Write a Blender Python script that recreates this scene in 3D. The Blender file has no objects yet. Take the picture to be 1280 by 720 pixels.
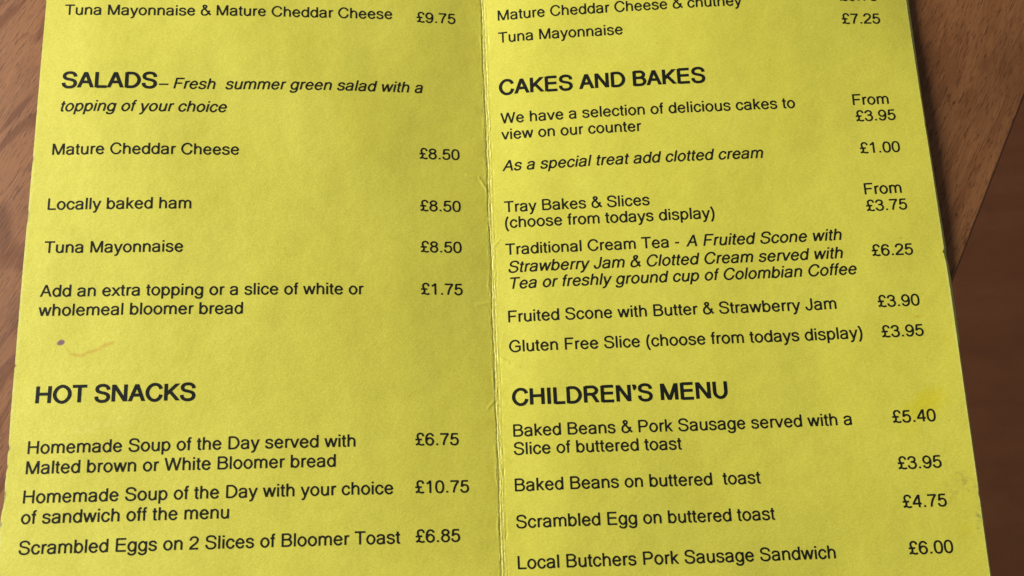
import bpy, math, random
from mathutils import Matrix, Vector, noise
random.seed(7)
sc = bpy.context.scene
MM = 0.001

# ------------------------------------------------------------------ camera
cam_d = bpy.data.cameras.new('camera')
cam = bpy.data.objects.new('camera', cam_d)
sc.collection.objects.link(cam)
sc.camera = cam
R = Matrix(((0.9991774482563897, 0.03359404657890352, -0.02271270416098021),
            (-0.03912257107979853, 0.9459536016936778, -0.32193354574331784),
            (0.010670113774269626, 0.3225573181268924, 0.9464897913843713)))
cam.matrix_world = Matrix.Translation(Vector((-3.3012, -141.2425, 395.4273)) * MM) @ R.to_4x4()
cam_d.sensor_width = 36.0
cam_d.lens = 1592.18 / 1280 * 36.0
cam_d.clip_start = 0.01
cam_d.clip_end = 50.0
cam_d.dof.use_dof = True
cam_d.dof.focus_distance = 0.418
cam_d.dof.aperture_fstop = 21.0

# ------------------------------------------------------------------ world
world = bpy.data.worlds.new('World')
sc.world = world
world.use_nodes = True
bg = world.node_tree.nodes['Background']
bg.inputs[0].default_value = (0.96, 0.97, 1.0, 1)
bg.inputs[1].default_value = 0.14

# ------------------------------------------------------------------ lamps (window light from the left)
def area(name, loc, target, sx, sy, power, col):
    d = bpy.data.lights.new(name, 'AREA')
    d.shape = 'RECTANGLE'; d.size = sx; d.size_y = sy; d.energy = power; d.color = col
    o = bpy.data.objects.new(name, d)
    o.location = loc
    o.rotation_euler = (Vector(target) - Vector(loc)).to_track_quat('-Z', 'Y').to_euler()
    sc.collection.objects.link(o)
    return o
area('window_light', (-1.10, 0.38, 0.54), (0, 0, 0), 0.80, 0.75, 36.3, (1.0, 0.975, 0.93))

sc.view_settings.view_transform = 'Standard'
sc.view_settings.look = 'None'
sc.view_settings.gamma = 1.0
sc.view_settings.exposure = 0.0
sc.view_settings.use_curve_mapping = False

# ------------------------------------------------------------------ node helpers
class NT:
    def __init__(self, name):
        self.m = bpy.data.materials.new(name)
        self.m.use_nodes = True
        self.t = self.m.node_tree
        self.b = self.t.nodes['Principled BSDF']
        self.out = self.t.nodes['Material Output']
    def n(self, typ, **kw):
        x = self.t.nodes.new(typ)
        for k, v in kw.items():
            if k.startswith('i_'):
                x.inputs[k[2:].replace('_', ' ')].default_value = v
            else:
                setattr(x, k, v)
        return x
    def l(self, a, b): self.t.links.new(a, b)
    def math(self, op, a, b=None, clamp=False):
        x = self.t.nodes.new('ShaderNodeMath'); x.operation = op; x.use_clamp = clamp
        for i, v in enumerate((a, b)):
            if v is None: continue
            if isinstance(v, (int, float)): x.inputs[i].default_value = v
            else: self.l(v, x.inputs[i])
        return x.outputs[0]
    def rng(self, v, a, b, c=0.0, d=1.0, smooth=True):
        x = self.t.nodes.new('ShaderNodeMapRange')
        if smooth: x.interpolation_type = 'SMOOTHSTEP'
        self.l(v, x.inputs[0])
        for i, q in enumerate((a, b, c, d)): x.inputs[i + 1].default_value = q
        return x.outputs[0]
    def mix(self, f, a, b, mode='MIX'):
        x = self.t.nodes.new('ShaderNodeMix'); x.data_type = 'RGBA'; x.blend_type = mode
        if isinstance(f, (int, float)): x.inputs[0].default_value = f
        else: self.l(f, x.inputs[0])
        for i, v in ((6, a), (7, b)):
            if isinstance(v, tuple): x.inputs[i].default_value = (*v, 1)
            else: self.l(v, x.inputs[i])
        return x.outputs[2]
    def mapping(self, src, loc=(0, 0, 0), rot=(0, 0, 0), scale=(1, 1, 1), typ='POINT'):
        x = self.t.nodes.new('ShaderNodeMapping'); x.vector_type = typ
        x.inputs['Location'].default_value = loc
        x.inputs['Rotation'].default_value = rot
        x.inputs['Scale'].default_value = scale
        self.l(src, x.inputs[0])
        return x.outputs[0]
    def noise(self, src, scale, detail=4, rough=0.5, dist=0.0):
        x = self.t.nodes.new('ShaderNodeTexNoise')
        x.inputs['Scale'].default_value = scale; x.inputs['Detail'].default_value = detail
        x.inputs['Roughness'].default_value = rough; x.inputs['Distortion'].default_value = dist
        self.l(src, x.inputs['Vector'])
        return x.outputs['Fac']
    def bump(self, h, dist, strength=1.0, nrm=None):
        x = self.t.nodes.new('ShaderNodeBump')
        x.inputs['Strength'].default_value = strength; x.inputs['Distance'].default_value = dist
        self.l(h, x.inputs['Height'])
        if nrm is not None: self.l(nrm, x.inputs['Normal'])
        return x.outputs[0]

# ------------------------------------------------------------------ materials
def paper_material():
    M = NT('yellow_card')
    pos = M.n('ShaderNodeTexCoord').outputs['Object']
    flat = M.mapping(pos, scale=(1000, 1000, 0))            # millimetres
    fine = M.noise(M.mapping(flat, rot=(0, 0, 0.6), scale=(1.0, 1.9, 1)), 0.85, 5, 0.62)
    mid = M.noise(flat, 0.16, 4, 0.55)
    big = M.noise(flat, 0.028, 3, 0.5)
    col = M.mix(M.rng(fine, 0.33, 0.68), (0.668, 0.616, 0.054), (0.740, 0.686, 0.078))
    col = M.mix(M.rng(mid, 0.35, 0.7), col, M.mix(1.0, col, (0.955, 0.95, 0.93), 'MULTIPLY'))
    col = M.mix(M.rng(big, 0.42, 0.62, 0, 0.8), col, M.mix(1.0, col, (1.02, 1.03, 1.12), 'MULTIPLY'))
    # stains and one painted highlight, in millimetres on the card: x, y, angle, half length, half width, colour, strength, edge noise
    warp = M.n('ShaderNodeTexNoise', i_Scale=0.45, i_Detail=3.0)
    M.l(flat, warp.inputs['Vector'])
    wv = M.n('ShaderNodeVectorMath', operation='SUBTRACT'); M.l(warp.outputs['Color'], wv.inputs[0]); wv.inputs[1].default_value = (0.5, 0.5, 0.5)
    def stain_or_highlight(col, x, y, ang, a, b, tint, k, wob=1.0, soft=0.5, speck=None):
        ws = M.n('ShaderNodeVectorMath', operation='SCALE'); M.l(wv.outputs[0], ws.inputs[0]); ws.inputs['Scale'].default_value = wob
        ad = M.n('ShaderNodeVectorMath', operation='ADD'); M.l(flat, ad.inputs[0]); M.l(ws.outputs[0], ad.inputs[1])
        fl = M.mapping(ad.outputs[0], scale=(1, 1, 0))
        mp = M.mapping(fl, loc=(x, y, 0), rot=(0, 0, ang), scale=(a, b, 1), typ='TEXTURE')
        ln = M.n('ShaderNodeVectorMath', operation='LENGTH'); M.l(mp, ln.inputs[0])
        f = M.rng(ln.outputs['Value'], 1.0 + soft * .5, 1.0 - soft, 0, k)
        if speck is not None:
            f = M.math('MULTIPLY', f, M.rng(M.noise(flat, speck, 3, 0.6), 0.42, 0.66))
        return M.mix(f, col, M.mix(1.0, col, tint, 'MULTIPLY'))
    S = stain_or_highlight
    # purple jam dot and its brown smear
    col = S(col, -135.4, -24.0, 0.3, 1.3, 0.95, (0.30, 0.13, 2.0), 0.95, 0.4, 0.35)
    col = S(col, -133.4, -26.2, -0.9, 1.9, 0.38, (0.93, 0.78, 0.62), 0.6, 0.8)
    col = S(col, -130.0, -28.1, -0.1, 2.8, 0.62, (0.90, 0.72, 0.55), 0.8, 0.8)
    col = S(col, -125.4, -27.0, 0.28, 3.4, 0.66, (0.90, 0.71, 0.55), 0.85, 0.8)
    col = S(col, -121.2, -24.9, 0.35, 2.6, 0.72, (0.90, 0.71, 0.55), 0.85, 0.8)
    # grease spots
    col = S(col, 135.6, -51.0, 0.5, 8.5, 4.4, (1.0, 0.95, 0.30), 0.9, 5.0, 0.7)
    col = S(col, 129.5, -59.0, 0.8, 4.5, 3.0, (1.0, 0.95, 0.6), 0.5, 5.0, 0.9)
    col = S(col, 137.0, -22.3, 0.1, 1.1, 0.5, (0.85, 0.6, 0.5), 0.7, 0.8, 0.8)
    col = S(col, 143.0, -90.5, 0.1, 3.0, 3.0, (1.0, 0.93, 0.6), 0.5, 3.0, 0.8)
    col = S(col, 145.0, -30.5, 0.1, 2.0, 2.2, (1.0, 0.93, 0.6), 0.4, 3.0, 0.8)
    # grey scuffs near the right edge
    col = S(col, 147.6, -87.5, 1.45, 4.6, 1.1, (0.42, 0.46, 1.0), 0.85, 1.5, 0.8, 0.7)
    col = S(col, 144.5, -75.5, 2.2, 7.5, 3.0, (0.68, 0.68, 0.85), 0.8, 4.0, 0.8, 0.55)
    col = S(col, 139.5, -80.0, 1.6, 4.0, 4.0, (0.76, 0.76, 0.85), 0.7, 4.0, 0.8, 0.6)
    col = S(col, 107.0, -12.5, 0.1, 6.0, 5.0, (0.88, 0.88, 1.05), 0.6, 4.0, 0.9, 0.3)
    # specks
    for x, y, r in ((135.0, 4.6, .45), (142.4, -56.6, .4), (59.8, 78.9, .35), (98.0, 70.5, .3), (121.0, 63.0, .3), (83.0, 73.0, .3),
                    (-95.0, 38.0, .3), (-60, 10.0, .22), (30.0, -40.0, .22), (-104.0, -83.0, .25), (70.0, 40.5, .2), (-36.0, -70.5, .22)):
        col = S(col, x, y, 0.4, r, r * .75, (0.45, 0.42, 0.4), 0.6, 0.3, 0.8)
    # worn pale rub marks by the heading on the left
    col = S(col, -121.0, -50.5, 0.3, 12.0, 2.4, (1.12, 1.14, 1.8), 0.9, 3.0, 0.8, 0.45)
    for x, y, w in ((-148.3, -57.0, .9), (-148.5, -62.8, .8), (-148.4, -71.5, 2.2), (-148.5, 38.5, .9), (-148.6, 18.5, 1.8), (-148.6, -31.0, .5), (-148.7, -80.0, 1.0)):
        col = S(col, x, y, 1.57, w, .42, (0.28, 0.25, 0.3), 0.8, 0.5, 0.7)
    col = S(col, -59.0, 50.0, 0.25, 10.5, 17.0, (1.035, 1.03, 1.16), 0.9, 2.0, 0.16)  # soft lens-shaped highlight on a swell of the card, painted as a paler tint
    col = S(col, 122.0, 47.0, -0.2, 5.0, 16.0, (0.95, 0.94, 0.92), 0.7, 3.0, 0.7)
    # rubbed rims
    sx = M.n('ShaderNodeSeparateXYZ'); M.l(flat, sx.inputs[0])
    rim = M.math('MULTIPLY', M.rng(M.math('ABSOLUTE', sx.outputs[0]), 147.7, 148.5), M.rng(M.noise(flat, 0.5, 4, 0.6), 0.3, 0.7))
    col = M.mix(M.math('MULTIPLY', rim, 0.6), col, (0.82, 0.79, 0.30))
    # the fold: soiled in its grooves, fibres whitened where the surface has cracked
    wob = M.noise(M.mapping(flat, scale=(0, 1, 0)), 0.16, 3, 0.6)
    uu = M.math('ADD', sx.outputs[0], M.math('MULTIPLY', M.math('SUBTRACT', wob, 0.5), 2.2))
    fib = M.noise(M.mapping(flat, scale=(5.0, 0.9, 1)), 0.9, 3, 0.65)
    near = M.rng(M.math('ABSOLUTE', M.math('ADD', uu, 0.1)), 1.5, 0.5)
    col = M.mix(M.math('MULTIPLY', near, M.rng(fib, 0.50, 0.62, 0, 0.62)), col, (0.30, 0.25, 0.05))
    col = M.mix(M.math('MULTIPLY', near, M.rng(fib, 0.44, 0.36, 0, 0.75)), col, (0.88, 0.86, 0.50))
    fold_shade = M.rng(M.math('ABSOLUTE', M.math('ADD', uu, 1.5)), 4.5, 0.0)  # shade on the left side of the fold, painted into the colour
    col = M.mix(M.math('MULTIPLY', fold_shade, M.rng(mid, 0.35, 0.65, 0.1, 0.45)), col, M.mix(1.0, col, (0.90, 0.87, 0.72), 'MULTIPLY'))
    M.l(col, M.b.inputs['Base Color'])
    M.b.inputs['Roughness'].default_value = 0.52
    M.b.inputs['Specular IOR Level'].default_value = 0.62
    felt = M.noise(M.mapping(flat, rot=(0, 0, -0.65), scale=(0.7, 1.5, 1)), 1.8, 4, 0.6)
    felt2 = M.noise(flat, 2.6, 3, 0.6)
    n1 = M.bump(felt, 0.00020, 0.29)
    n2 = M.bump(felt2, 0.00006, 0.38, n1)
    n3 = M.bump(mid, 0.0006, 0.22, n2)
    M.l(n3, M.b.inputs['Normal'])
    return M.m

def ink_material():
    M = NT('black_toner')
    pos = M.n('ShaderNodeTexCoord').outputs['Object']
    f = M.noise(M.mapping(pos, scale=(1000, 1000, 1000)), 1.6, 3, 0.6)
    M.l(M.mix(M.rng(f, 0.35, 0.7), (0.006, 0.0065, 0.005), (0.014, 0.015, 0.009)), M.b.inputs['Base Color'])
    M.b.inputs['Roughness'].default_value = 0.55
    M.b.inputs['Specular IOR Level'].default_value = 0.2
    return M.m

def wood_material(name, grain_angle, dark, light, red, rough=0.42, scale=1.0, fig_x=(0, 300), k=1.0):
    M = NT(name)
    pos = M.n('ShaderNodeTexCoord').outputs['Object']
    base = M.mapping(pos, rot=(0, 0, grain_angle), scale=(1000, 1000, 1000))   # x runs along the grain
    # long wandering growth bands
    w = M.n('ShaderNodeTexNoise', i_Scale=0.012, i_Detail=2.0)
    M.l(M.mapping(base, scale=(0.7, 1.6, 1)), w.inputs['Vector'])
    off = M.n('ShaderNodeVectorMath', operation='SCALE'); M.l(w.outputs['Color'], off.inputs[0]); off.inputs['Scale'].default_value = 60.0
    ad = M.n('ShaderNodeVectorMath', operation='ADD'); M.l(base, ad.inputs[0]); M.l(off.outputs[0], ad.inputs[1])
    fig = M.mapping(ad.outputs[0], rot=(0, 0, 0.42), scale=(0.12, 1.0, 1))
    wavy = M.math('SINE', M.math('MULTIPLY', M.noise(fig, 0.045 * scale, 3, 0.55), 38.0))
    sp = M.n('ShaderNodeSeparateXYZ'); M.l(M.mapping(pos, scale=(1000, 1000, 1)), sp.inputs[0])
    figure = M.rng(sp.outputs[0], fig_x[0], fig_x[1], 1.0, 0.25)            # the figured end of the slab
    bands = M.math('MULTIPLY', M.rng(wavy, -0.2, 1.0), figure)
    streak = M.noise(M.mapping(base, scale=(0.05, 1.0, 1)), 1.2, 4, 0.6, 0.3)
    broad = M.noise(M.mapping(base, scale=(0.12, 1.0, 1)), 0.035, 3, 0.5)
    pores = M.noise(M.mapping(base, scale=(0.10, 1.0, 1)), 3.0, 2, 0.5)
    blot = M.noise(base, 0.03, 4, 0.6)
    col = M.mix(bands, light, red)
    col = M.mix(M.rng(blot, 0.4, 0.75, 0, 0.4 * k), col, dark)
    col = M.mix(M.rng(streak, 0.45, 0.75, 0, 0.35 * k), col, dark)
    col = M.mix(M.rng(streak, 0.42, 0.28, 0, 0.28 * k), col, tuple(min(1, c * 1.35 + .02) for c in light))
    col = M.mix(M.rng(pores, 0.55, 0.66, 0, 0.75 * k), col, dark)
    scr = M.noise(M.mapping(base, rot=(0, 0, 0.06), scale=(0.03, 1.0, 1)), 2.4, 3, 0.6)
    col = M.mix(M.rng(scr, 0.58, 0.72, 0, 0.32 * k), col, tuple(min(1, c * 1.7 + .03) for c in light))
    spots = M.noise(M.mapping(base, scale=(0.5, 1, 1)), 0.35, 2, 0.5)
    col = M.mix(M.rng(spots, 0.70, 0.78, 0, 0.75 * k), col, tuple(c * .45 for c in dark))
    col = M.mix(M.rng(broad, 0.4, 0.62, 0, 0.35), col, M.mix(1.0, col, (0.72, 0.66, 0.62), 'MULTIPLY'))
    M.l(col, M.b.inputs['Base Color'])
    M.l(M.rng(streak, 0.3, 0.7, rough - .06, rough + .1), M.b.inputs['Roughness'])
    M.b.inputs['Specular IOR Level'].default_value = 0.3
    n1 = M.bump(streak, 0.00010, 0.35)
    n2 = M.bump(pores, 0.00006, 0.4, n1)
    M.l(n2, M.b.inputs['Normal'])
    return M.m

PAPER = paper_material()
INK = ink_material()
ANG = math.radians(-62.0)
WOOD = wood_material('table_wood', ANG, (0.090, 0.030, 0.009), (0.265, 0.112, 0.040), (0.165, 0.056, 0.015), fig_x=(50, 420))
FLOORW = wood_material('floor_wood', 0.0, (0.15, 0.052, 0.019), (0.29, 0.107, 0.041), (0.235, 0.083, 0.032), 0.6, 0.12, k=0.6)

# ------------------------------------------------------------------ mesh helpers
def mesh_obj(name, verts, faces, mat, parent=None, smooth=False):
    me = bpy.data.meshes.new(name)
    me.from_pydata(verts, [], faces)
    me.validate()
    if smooth:
        me.polygons.foreach_set('use_smooth', [True] * len(me.polygons))
    me.materials.append(mat)
    o = bpy.data.objects.new(name, me)
    sc.collection.objects.link(o)
    if parent: o.parent = parent
    return o

def prism(name, poly, z0, z1, mat, parent=None, bevel=0.0, seg=4):
    n = len(poly)
    v = [(x, y, z0) for x, y in poly] + [(x, y, z1) for x, y in poly]
    f = [tuple(range(n - 1, -1, -1)), tuple(range(n, 2 * n))] + [(i, (i + 1) % n, n + (i + 1) % n, n + i) for i in range(n)]
    o = mesh_obj(name, v, f, mat, parent)
    if bevel:
        b = o.modifiers.new('bevel', 'BEVEL'); b.width = bevel; b.segments = seg; b.limit_method = 'ANGLE'
        o.data.polygons.foreach_set('use_smooth', [True] * len(o.data.polygons))
        w = o.modifiers.new('wn', 'WEIGHTED_NORMAL')
    return o

# ------------------------------------------------------------------ the floor, far below the table edge
FZ = -0.74
# the table and floor stand square to each other, a little out of level with the card's own axes
TILT = Matrix.Rotation(0.0282767, 4, Vector((0.70710678, -0.70710678, 0.0)))
fl = mesh_obj('floor', [(-2.5, -2.5, FZ - .02), (2.5, -2.5, FZ - .02), (2.5, 2.5, FZ - .02), (-2.5, 2.5, FZ - .02)], [(0, 1, 2, 3)], FLOORW)
fl['kind'] = 'structure'
fl.matrix_world = TILT

# ------------------------------------------------------------------ the table
E0 = Vector((0.15129, -0.00752)); E1 = Vector((0.18579, 0.0589))
d = (E1 - E0).normalized(); nrm = Vector((-d.y, d.x))      # to the left of the edge: the table side
TZ = -0.00184
table = bpy.data.objects.new('cafe_table', None)
sc.collection.objects.link(table)
tc = E0 + nrm * 0.35
table.matrix_world = TILT @ Matrix.Translation((tc.x, tc.y, FZ))
table['label'] = 'brown wooden table with a rounded edge, lying under the yellow menu'
table['category'] = 'table'
E0 = E0 - nrm * .0012; E1 = E1 + nrm * .0004
pa = E0 - d * 0.34; pb = E0 + d * 0.62
poly = [pa, pb, pb + nrm * 0.72, pa + nrm * 0.72]
poly = [(p.x - tc.x, p.y - tc.y) for p in poly]
top = prism('tabletop', poly, TZ - .026 - FZ, TZ - FZ, WOOD, table, 0.0009, 4)
for (s, t) in ((.06, .08), (.90, .08), (.90, .64), (.06, .64)):
    c = pa + d * (.96 * s) + nrm * t
    q = [(c.x - tc.x + a * .024, c.y - tc.y + b * .024) for a, b in ((-1, -1), (1, -1), (1, 1), (-1, 1))]
    prism('leg', q, 0.003, TZ - .0262 - FZ, WOOD, table, 0.003, 2)

# ------------------------------------------------------------------ the card: height in mm at (u, v) mm
SP = [0.4372, -0.4888, 3.9729, 12.9778, 1.8397, -2.9703, -0.0663, 0.1507, -4.4764, -0.2805, 1.6177,
      3.323, 7.3909, -2.8973, 1.2959, 1.7763, -0.2794, -3.2789, -2.1296]
def zform(u, v):
    U = u / 100.0; V = v / 100.0; q = abs(U)
    p = SP[3:11] if U < 0 else SP[11:19]
    z = SP[0] + SP[1] * V + SP[2] * V * V
    z += p[0]*q + p[1]*q*V + p[2]*q*q + p[3]*q*q*V + p[4]*q**3 + p[5]*q*V*V + p[6]*q**3*V + p[7]*q*q*V*V
    return z
def nz(x, y, z=0.0): return noise.noise(Vector((x, y, z)))
def gauss(x, s): return math.exp(-(x / s) ** 2) if abs(x) < 4 * s else 0.0
CREASES = [((-7.6, 33.6), (-3.4, 32.9), .13, .35), ((-3.4, 32.9), (-0.6, 28.0), .14, .35), ((-5.6, -12.2), (-0.9, -11.4), .10, .3),
           ((0.5, -29.8), (4.2, -32.0), .20, .38), ((4.2, -32.0), (7.5, -33.4), .12, .45), ((0.5, 8.0), (2.8, 10.5), .08, .3),
           ((-3.2, -47.0), (-0.4, -44.0), .10, .3), ((0.4, -62.0), (3.2, -64.5), .08, .3)]
def zcard(u, v):
    z = zform(u, v)
    z -= 1.4 * math.exp(-abs(u) / 22)
    # gentle unevenness of handled card
    z += 0.62 * nz(u / 34, v / 46, 3.1) + 0.17 * nz(u / 14, v / 24, 8.2)
    a = abs(u)
    if a < 6:
        z += 0.30 * (1 - a / 6) ** 2 * 0.4
        # the worn crease: a few wandering ridges and grooves that come and go
        w1 = 0.45 * nz(v / 14, 1.3) + 0.22 * nz(v / 3.1, 7.7) + 0.10 * nz(v / 0.9, 3.2)
        w2 = 0.35 * nz(v / 9, 4.4) + 0.20 * nz(v / 2.4, 2.9) + 0.10 * nz(v / 0.8, 6.2)
        w3 = 0.40 * nz(v / 11, 9.1) + 0.25 * nz(v / 2.1, 5.5)
        c01 = lambda x: max(0.0, min(1.0, x))
        k1 = c01(0.55 + 1.3 * nz(v / 6, 12.0)); k2 = c01(0.8 + 0.9 * nz(v / 5, 15.0)); k3 = c01(0.45 + 1.5 * nz(v / 4, 19.0)); k4 = c01(0.3 + 1.6 * nz(v / 8, 23.0))
        z += -0.15 * k2 * gauss(u + 0.45 - w1, .24) + 0.07 * k1 * gauss(u + 0.02 - w1, .20)
        z += -0.09 * k3 * gauss(u - 0.42 - w2, .17) + 0.04 * k3 * gauss(u - 0.75 - w2, .22)
        z += 0.07 * k4 * gauss(u + 1.25 - w3, .28) - 0.05 * k4 * gauss(u - 1.35 - w3, .2)
        for q in range(7):                     # short strands where the surface has cracked
            am = c01(1.9 * nz(v / 3.3, 40.0 + 17 * q) - .15)
            if am > 0: z += (0.075 if q % 2 else -0.10) * am * gauss(u + 1.3 - .42 * q - .45 * nz(v / 2.3, 80.0 + 9 * q), .13 + .02 * q)
        z += 0.035 * nz(u / .3, v / .8, 2.2) * (1 - a / 6) ** 4
    if a < 12:
        for (p, q, h, s) in CREASES:
            dx, dy = q[0] - p[0], q[1] - p[1]
            L2 = dx * dx + dy * dy
            t = max(0.0, min(1.0, ((u - p[0]) * dx + (v - p[1]) * dy) / L2))
            dd = math.hypot(u - p[0] - t * dx, v - p[1] - t * dy)
            if dd < 2: z += 1.5 * h * gauss(dd, s) * (1 - .5 * abs(2 * t - 1))
    return z
def interp(tab, v):
    if v >= tab[0][0]: return tab[0][1]
    for (a, b), (c, e) in zip(tab, tab[1:]):
        if v >= c: return e + (b - e) * (v - c) / (a - c)
    return tab[-1][1]
LEFT = [(110, -148.2), (61, -148.5), (27, -148.8), (-40, -148.85), (-60, -148.6), (-76, -148.9), (-125, -149.3)]
RIGHT = [(100, 148.6), (55, 148.2), (20, 148.5), (-13, 148.75), (-45, 148.5), (-105, 148.4)]
NICK_L = [(38.5, .35, 1.1), (19.5, .3, 1.6), (17.0, .25, 1.0), (-57.0, .8, 1.2), (-62.8, .5, 1.4), (-71.5, .9, 3.0), (-74.5, .6, 1.5), (-66, .35, 1.0), (-31, .3, .7)]
NICK_R = [(-0.6, .55, .6), (-2.2, .25, 1.4), (-80, .2, 1.0), (45, .12, .8)]
def left_edge(v):
    e = interp(LEFT, v) + 0.06 * nz(v / 3, 31.0) + 0.03 * nz(v / .8, 32.0)
    for (c, dp, w) in NICK_L: e += 0.55 * dp * gauss(v - c, w) * (0.8 + 0.4 * nz(v / .6, 40.0))
    return e
def right_edge(v):
    e = interp(RIGHT, v) + 0.05 * nz(v / 5, 33.0) + 0.03 * nz(v / 1.2, 34.0)
    for (c, dp, w) in NICK_R: e -= dp * gauss(v - c, w)
    return e

V0, V1 = -124.0, 118.0
def frange(a, b, n): return [a + (b - a) * i / n for i in range(n + 1)]
def build_page(side, parent):
    NV = 520
    vs = frange(V0, V1, NV)
    if side < 0:
        fr = frange(0, 1, 95)                       # edge -> 12 mm from the fold
        us = lambda v: [left_edge(v) + (-12.0 - left_edge(v)) * t for t in fr] + frange(-12, 0, 100)[1:]
    else:
        fr = frange(0, 1, 95)
        us = lambda v: frange(0, 12, 100)[:-1] + [12.0 + (right_edge(v) - 12.0) * t for t in fr]
    verts = []; n = None
    T = 0.22
    for v in vs:
        row = us(v); n = len(row)
        for u in row: verts.append((u * MM, v * MM, zcard(u, v) * MM))
    N = len(verts)
    # the underside needs far fewer columns, but the same rim: reuse the grid, T mm lower
    verts += [(x, y, z - T * MM) for (x, y, z) in verts]
    R_ = len(vs)
    faces = []
    for j in range(R_ - 1):
        for i in range(n - 1):
            a = j * n + i
            faces.append((a, a + 1, a + n + 1, a + n))
            faces.append((N + a, N + a + n, N + a + n + 1, N + a + 1))
    # cut rim, with corners of its own so the shading stays crisp
    rim = [j * n + (0 if side < 0 else n - 1) for j in range(R_)]
    b0 = len(verts)
    for a in rim: verts.append(verts[a]); verts.append(verts[N + a])
    for j in range(R_ - 1):
        a = b0 + 2 * j
        faces.append((a, a + 2, a + 3, a + 1) if side < 0 else (a + 2, a, a + 1, a + 3))
    return mesh_obj('page', verts, faces, PAPER, parent, smooth=True)

menu = bpy.data.objects.new('menu_card', None)
sc.collection.objects.link(menu)
menu['label'] = 'folded bright yellow card menu with black printing, opened flat on the table'
menu['category'] = 'menu'
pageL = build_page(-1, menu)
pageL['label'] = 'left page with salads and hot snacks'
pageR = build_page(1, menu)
pageR['label'] = 'right page with cakes and bakes and the children\'s menu'

# the leaf below, its rim rolled down past the right edge
def under_leaf(parent):
    vs = frange(V0, V1, 160)
    prof = [(-6.0, -0.42), (-2.0, -0.44), (-0.4, -0.50), (0.12, -0.75), (0.45, -1.3), (0.9, -2.1), (1.4, -3.0), (1.8, -3.7)]
    verts = []
    for v in vs:
        e = right_edge(v) + 0.06 * nz(v / 20, 51.0)
        for (du, dz) in prof:
            zz = zcard(min(e, e + du), v) + dz
            if (e - 152.7) * -0.885 + (v + 6.3) * 0.466 > -8:          # rests on the table here
                zz = max(zz, -1.84 + 0.02 * (e + du) + 0.02 * v + 0.55)
            verts.append(((e + du) * MM, v * MM, zz * MM))
    n = len(prof); N = len(verts)
    verts += [(x - .0003, y, z - .0003) for x, y, z in verts]
    F = []
    for j in range(len(vs) - 1):
        for i in range(n - 1):
            a = j * n + i
            F.append((a, a + 1, a + n + 1, a + n)); F.append((N + a, N + a + n, N + a + n + 1, N + a + 1))
        a = j * n + n - 1
        F.append((a + n, a, N + a, N + a + n))
    return mesh_obj('back_leaf', verts, F, PAPER, parent, smooth=True)
under_leaf(menu)

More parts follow.
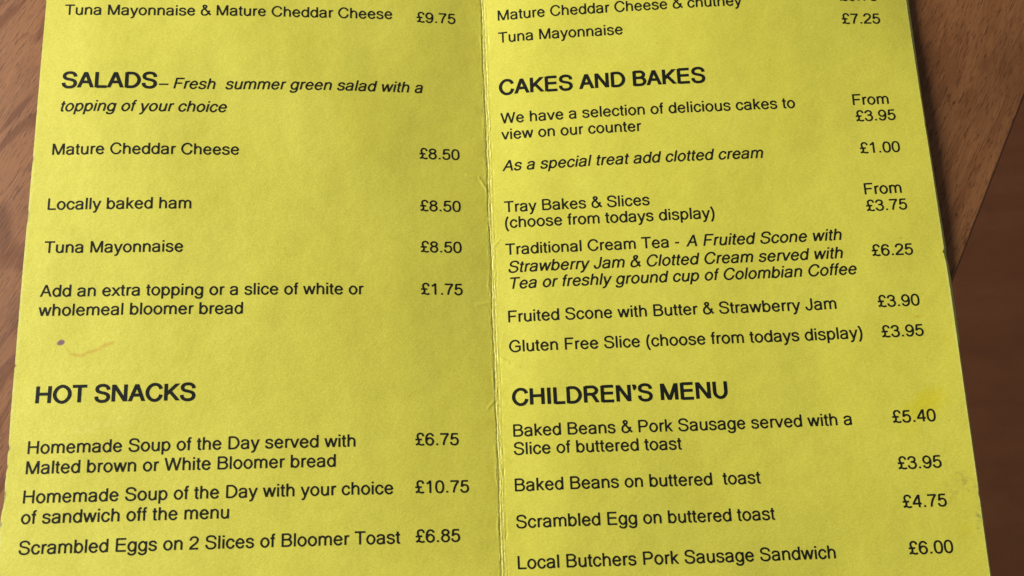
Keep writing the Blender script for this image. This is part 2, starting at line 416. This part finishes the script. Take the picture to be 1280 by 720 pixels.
# ------------------------------------------------------------------ lettering: pen strokes in 1/1000 em
# M move, L line, C cubic, h / v quarter ellipse leaving horizontally / vertically; < > level-cut ends
G = {
'A': '<>M62 0L334 718;<>M334 718L606 0;M170 256L500 256',
'B': 'M118 0L118 718;M118 680L375 680h548 535v375 382L118 382;M375 382L400 382h583 210v400 38L118 38',
'C': 'M634 500C605 635 510 699 378 699h88 359v378 19C515 19 612 105 640 262',
'D': 'M125 0L125 718;M125 680L340 680h630 359v340 38L125 38',
'E': 'M130 0L130 718;M130 680L602 680;M130 382L585 382;M130 38L616 38',
'F': 'M130 0L130 718;M130 680L583 680;M130 362L520 362',
'G': 'M640 500C605 640 520 699 390 699h92 359v390 19C500 19 600 62 668 128;M667 96L667 378;M390 340L667 340',
'H': 'M121 0L121 718;M602 0L602 718;M121 382L602 382',
'I': 'M139 0L139 718',
'J': 'M384 718L384 190v222 19h61 220',
'K': 'M120 0L120 718;>M115 248L590 718;>M270 400L608 0',
'L': 'M120 0L120 718;M120 38L537 38',
'M': 'M116 0L116 718;M718 0L718 718;<>M130 718L417 0;<>M704 718L417 0',
'N': 'M118 0L118 718;M604 0L604 718;<>M124 718L598 0',
'O': 'M389 699h83 359v389 19h695 359v389 699',
'P': 'M130 0L130 718;M130 680L400 680h578 506v400 332L130 332',
'R': 'M132 0L132 718;M132 680L420 680h608 522v420 362L132 362;>M350 362C450 350 490 250 632 0',
'S': 'M574 505C566 635 478 699 335 699C200 699 114 634 114 540C114 440 200 415 335 384C480 352 576 312 576 198C576 90 480 19 342 19C188 19 98 90 92 232',
'T': 'M14 680L597 680;M305 0L305 680',
'U': 'M123 718L123 270v361 19h600 270L600 718',
'V': '<>M66 718L333 0;<>M333 0L601 718',
'W': '<>M62 718L262 0;<>M262 0L472 718;<>M472 718L682 0;<>M682 0L882 718',
'a': 'M82 372C92 458 155 500 255 500C370 500 430 458 430 370L430 150C430 70 440 35 462 0;M430 318C385 292 305 292 235 280C130 264 82 222 82 148C82 68 140 23 225 23C345 23 430 90 430 215',
'b': 'M100 0L100 718;M100 262v287 500h473 262v287 23h100 262',
'c': 'M434 345C418 450 350 500 258 500h74 262v258 23C360 23 422 88 438 190',
'd': 'M457 0L457 718;M457 262v268 500h79 262v268 23h457 262',
'e': 'M84 274L472 274;M472 262v278 500h84 262v284 23C385 23 436 72 466 158',
'f': 'M262 686C170 702 134 675 134 590L134 0;M14 487L245 487',
'g': 'M457 262v268 500h79 262v268 23h457 262;M457 523L457 20C457 -120 390 -178 265 -178C170 -178 98 -142 90 -52',
'h': 'M111 0L111 718;M111 290v285 500h447 340L447 0',
'i': 'M111 0L111 523;M111 616L111 718',
'k': 'M111 0L111 718;>M105 195L428 523;>M215 308L442 0',
'l': 'M111 0L111 718',
'm': 'M109 0L109 523;M109 310v262 500h417 360L417 0;M417 310v572 500h725 360L725 0',
'n': 'M109 0L109 523;M109 290v285 500h447 340L447 0',
'o': 'M278 500h79 262v278 23h477 262v278 500',
'p': 'M102 -207L102 523;M102 262v287 500h473 262v287 23h102 262',
'r': 'M121 0L121 523;M121 265C121 430 190 520 326 478',
's': 'M414 372C402 458 340 500 247 500C150 500 90 458 90 388C90 318 160 303 245 283C355 258 420 235 420 150C420 70 350 23 250 23C145 23 86 70 76 165',
't': 'M128 665L128 130C128 50 152 24 256 36;M14 487L250 487',
'u': 'M445 0L445 523;M112 523L112 175v270 23h445 232',
'v': '<>M50 523L250 0;<>M250 0L450 523',
'w': '<>M54 523L206 0;<>M206 0L361 523;<>M361 523L516 0;<>M516 0L668 523',
'x': '<>M54 523L448 0;<>M446 523L50 0',
'y': '<>M54 523L254 0;<M450 523L250 -15C205 -150 170 -190 62 -172',
'0': 'M278 665C150 665 81 560 81 342C81 124 150 19 278 19C406 19 475 124 475 342C475 560 406 665 278 665',
'1': 'M315 703L315 0;M322 700C275 610 200 560 105 530',
'2': 'M80 480C88 600 160 665 275 665C392 665 463 600 463 505C463 400 380 330 250 230C150 150 95 100 75 38;M30 38L507 38',
'3': 'M82 505C100 612 170 665 268 665C375 665 442 605 442 520C442 430 380 378 262 378L205 378;M262 378C392 378 478 316 478 205C478 95 392 19 275 19C164 19 88 82 76 198',
'4': 'M395 0L395 703;<M378 690L62 205;M28 205L523 205',
'5': 'M478 650L150 650;M158 672L108 315;M110 320C160 400 212 425 285 425C398 425 470 345 470 228C470 105 388 19 268 19C160 19 88 80 78 188',
'6': 'M468 520C450 615 382 665 295 665C150 665 82 530 82 330C82 290 84 250 92 205;M285 420h90 220v285 19h474 220v285 420',
'7': 'M37 650L515 650;M505 655C375 510 250 290 220 0',
'8': 'M278 665h104 525v278 384h452 525v278 665;M278 384h82 202v278 19h474 202v278 384',
'9': 'M88 164C106 69 175 19 260 19C406 19 474 154 474 354C474 394 472 434 464 479;M271 264h466 464v271 665h82 464v271 264',
'&': 'M640 22L245 505C195 570 180 595 180 625C180 670 220 702 277 702C335 702 375 668 375 618C375 552 330 510 240 450C130 385 88 320 88 205C88 90 160 19 268 19C400 19 510 120 562 345',
'(': 'M268 730C72 490 72 40 268 -205',
')': 'M66 730C262 490 262 40 66 -205',
'-': 'M44 277L289 277', '–': 'M0 277L556 277',
'.': 'M139 0L139 104', '\u2019': 'M100 720L100 632;M132 660C134 585 112 545 62 520',
'£': 'M484 520C470 630 410 686 320 686C220 686 156 620 156 530C156 420 236 350 236 235C236 140 180 80 70 32;M62 30C150 100 240 70 330 36C410 8 470 20 512 78;M36 338L400 338',
}
ADV = dict(zip("ABCDEFGHIJKLMNOPQRSTUVWXYZ", [667,667,722,722,667,611,778,722,278,500,667,556,833,722,778,667,778,722,667,611,722,667,944,667,667,611]))
ADV.update(dict(zip("abcdefghijklmnopqrstuvwxyz", [556,556,500,556,556,278,556,556,222,222,500,222,833,556,556,556,556,333,500,278,556,500,722,500,500,500])))
for c in "0123456789£": ADV[c] = 556
ADV.update({' ': 278, '&': 667, '(': 333, ')': 333, '-': 333, '.': 278, '\u2019': 222, '–': 556})

import re
KA = 0.5523
def parse(path):
    c0 = '<' in path; c1 = '>' in path
    toks = re.findall(r'([MLChv])([^MLChv<>]*)', path)
    pts = []
    def cub(p0, p1, p2, p3, n=10):
        for i in range(1, n + 1):
            t = i / n; s = 1 - t
            pts.append((s**3*p0[0] + 3*s*s*t*p1[0] + 3*s*t*t*p2[0] + t**3*p3[0], s**3*p0[1] + 3*s*s*t*p1[1] + 3*s*t*t*p2[1] + t**3*p3[1]))
    for k, a in toks:
        q = [float(x) for x in a.split()]
        if k == 'M': pts = [(q[0], q[1])]
        elif k == 'L': pts.append((q[0], q[1]))
        elif k == 'C': cub(pts[-1], q[0:2], q[2:4], q[4:6])
        else:
            x0, y0 = pts[-1]; x1, y1 = q
            if k == 'h': cub((x0, y0), (x0 + (x1 - x0) * KA, y0), (x1, y1 + (y0 - y1) * (1 - KA)), (x1, y1), 8)
            else: cub((x0, y0), (x0, y0 + (y1 - y0) * KA), (x1 + (x0 - x1) * (1 - KA), y1), (x1, y1), 8)
    return pts, c0, c1
GP = {c: [parse(s) for s in d_.split(';')] for c, d_ in G.items()}

def ribbon(pts, c0, c1, HV, HH):
    n = len(pts); out = []
    closed = n > 4 and math.hypot(pts[0][0] - pts[-1][0], pts[0][1] - pts[-1][1]) < 1
    def nrm_(a, b):
        dx, dy = b[0] - a[0], b[1] - a[1]; L_ = math.hypot(dx, dy) or 1
        return (-dy / L_, dx / L_)
    for i in range(n):
        a = nrm_(pts[i - 1], pts[i]) if i > 0 else (nrm_(pts[-2], pts[-1]) if closed else None)
        b = nrm_(pts[i], pts[i + 1]) if i < n - 1 else (nrm_(pts[0], pts[1]) if closed else None)
        if a is None: a = b
        if b is None: b = a
        mx, my = a[0] + b[0], a[1] + b[1]; L_ = math.hypot(mx, my) or 1
        mx /= L_; my /= L_
        k_ = 1 / max(0.5, mx * a[0] + my * a[1])
        w = math.hypot(HV * mx, HH * my) * k_
        if (i == 0 and c0) or (i == n - 1 and c1):
            s = 1 if mx > 0 else -1
            ox, oy = s * w / max(.35, abs(mx)), 0.0
        else: ox, oy = mx * w, my * w
        out.append(((pts[i][0] + ox, pts[i][1] + oy), (pts[i][0] - ox, pts[i][1] - oy)))
    return out

def set_text(kind, side, text, u0, v0, size):
    S = size / 1000.0
    HV, HH = (76, 65) if kind == 'h' else (57, 51)
    verts = []; faces = []; x = 0.0; q = 0
    parent = pageL if side == 'L' else pageR
    for ch in text:
        for (pts, c0, c1) in GP.get(ch, []):
            rb = ribbon(pts, c0, c1, HV, HH)
            b0 = len(verts); lift = 0.035 + 0.0025 * (q % 7); q += 1
            for (p, r) in rb:
                for (gx, gy) in (p, r):
                    if kind == 'i': gx += 0.2126 * gy
                    u = u0 + (x + gx) * S; v = v0 + gy * S
                    verts.append((u, v, lift))
            for i in range(len(rb) - 1):
                a = b0 + 2 * i
                faces.append((a, a + 1, a + 3, a + 2))
        x += ADV[ch]
    verts = [(u * MM, v * MM, (zcard(u, v) + lf) * MM) for (u, v, lf) in verts]
    # counter-clockwise faces
    F = []
    for f in faces:
        ar = sum(verts[f[i]][0] * verts[f[(i + 1) % 4]][1] - verts[f[(i + 1) % 4]][0] * verts[f[i]][1] for i in range(4))
        F.append(f if ar > 0 else f[::-1])
    nm = {'h': 'heading', 'p': 'price', 'b': 'text_line', 'i': 'italic_text_line'}[kind]
    o = mesh_obj(nm, verts, F, INK, parent)
    o['label'] = {'h': 'bold heading reading ', 'p': 'price reading ', 'b': 'line reading ', 'i': 'italic line reading '}[kind] + ' '.join(text.split())
    return o
TEXT = [
('b', 'L', 'Tuna Mayonnaise & Mature Cheddar Cheese', -141.98, 91.22, 5.491),
('p', 'L', '£9.75', -23.48, 90.27, 5.522),
('h', 'L', 'SALADS', -141.26, 63.88, 7.93),
('i', 'L', '– Fresh  summer green salad with a', -109.75, 63.7, 5.52),
('i', 'L', 'topping of your choice', -141.37, 55.3, 5.541),
('b', 'L', 'Mature Cheddar Cheese', -142.97, 39.87, 5.53),
('p', 'L', '£8.50', -23.45, 39.33, 5.529),
('b', 'L', 'Locally baked ham', -143.14, 20.64, 5.536),
('p', 'L', '£8.50', -23.52, 20.43, 5.52),
('b', 'L', 'Tuna Mayonnaise', -142.77, 5.76, 5.491),
('p', 'L', '£8.50', -23.6, 5.83, 5.513),
('b', 'L', 'Add an extra topping or a slice of white or', -142.91, -8.94, 5.49),
('b', 'L', 'wholemeal bloomer bread', -142.93, -15.27, 5.502),
('p', 'L', '£1.75', -23.68, -8.86, 5.537),
('h', 'L', 'HOT SNACKS', -142.11, -43.27, 7.497),
('b', 'L', 'Homemade Soup of the Day served with', -143.21, -58.94, 5.521),
('b', 'L', 'Malted brown or White Bloomer bread', -143.22, -65.09, 5.528),
('p', 'L', '£6.75', -26.17, -58.82, 5.529),
('b', 'L', 'Homemade Soup of the Day with your choice', -143.31, -73.92, 5.512),
('b', 'L', 'of sandwich off the menu', -143.17, -80.05, 5.522),
('p', 'L', '£10.75', -26.4, -73.82, 5.513),
('b', 'L', 'Scrambled Eggs on 2 Slices of Bloomer Toast', -143.12, -89.05, 5.505),
('p', 'L', '£6.85', -26.47, -88.9, 5.526),
('b', 'R', 'Mature Cheddar Cheese & chutney', 4.7, 91.32, 5.443),
('p', 'R', '£6.75', 124.33, 92.46, 5.555),
('b', 'R', 'Tuna Mayonnaise', 4.87, 82.85, 5.463),
('p', 'R', '£7.25', 124.31, 83.64, 5.562),
('h', 'R', 'CAKES AND BAKES', 4.35, 63.37, 7.559),
('b', 'R', 'We have a selection of delicious cakes to', 4.56, 52.65, 5.502),
('b', 'R', 'view on our counter', 4.68, 46.68, 5.453),
('b', 'R', 'From', 124.42, 52.97, 5.57),
('p', 'R', '£3.95', 125.03, 47.01, 5.548),
('i', 'R', 'As a special treat add clotted cream', 4.49, 35.06, 5.535),
('p', 'R', '£1.00', 125.13, 35.3, 5.517),
('b', 'R', 'Tray Bakes & Slices', 4.6, 20.09, 5.45),
('b', 'R', '(choose from todays display)', 4.36, 14.47, 5.512),
('b', 'R', 'From', 124.62, 20.5, 5.587),
('p', 'R', '£3.75', 124.77, 14.6, 5.541),
('b', 'R', 'Traditional Cream Tea - ', 4.47, 4.98, 5.468),
('i', 'R', 'A Fruited Scone with', 64.21, 4.98, 5.574),
('i', 'R', 'Strawberry Jam & Clotted Cream served with', 4.81, -1.28, 5.526),
('i', 'R', 'Tea or freshly ground cup of Colombian Coffee', 4.85, -6.96, 5.50),
('p', 'R', '£6.25', 124.72, -1.14, 5.55),
('b', 'R', 'Fruited Scone with Butter & Strawberry Jam', 4.14, -18.38, 5.532),
('p', 'R', '£3.90', 124.64, -18.49, 5.544),
('b', 'R', 'Gluten Free Slice (choose from todays display)', 4.22, -28.51, 5.524),
('p', 'R', '£3.95', 124.68, -28.63, 5.535),
('h', 'R', 'CHILDREN’S MENU', 4.58, -46.33, 7.519),
('b', 'R', 'Baked Beans & Pork Sausage served with a', 4.31, -56.51, 5.511),
('b', 'R', 'Slice of buttered toast', 4.38, -62.36, 5.499),
('p', 'R', '£5.40', 124.66, -56.57, 5.579),
('b', 'R', 'Baked Beans on buttered  toast', 4.11, -73.89, 5.52),
('p', 'R', '£3.95', 124.56, -71.26, 5.568),
('b', 'R', 'Scrambled Egg on buttered toast', 4.19, -85.32, 5.514),
('p', 'R', '£4.75', 124.58, -83.28, 5.556),
('b', 'R', 'Local Butchers Pork Sausage Sandwich', 4.02, -97.74, 5.543),
('p', 'R', '£6.00', 124.68, -97.47, 5.558),
]
for t in TEXT: set_text(*t)
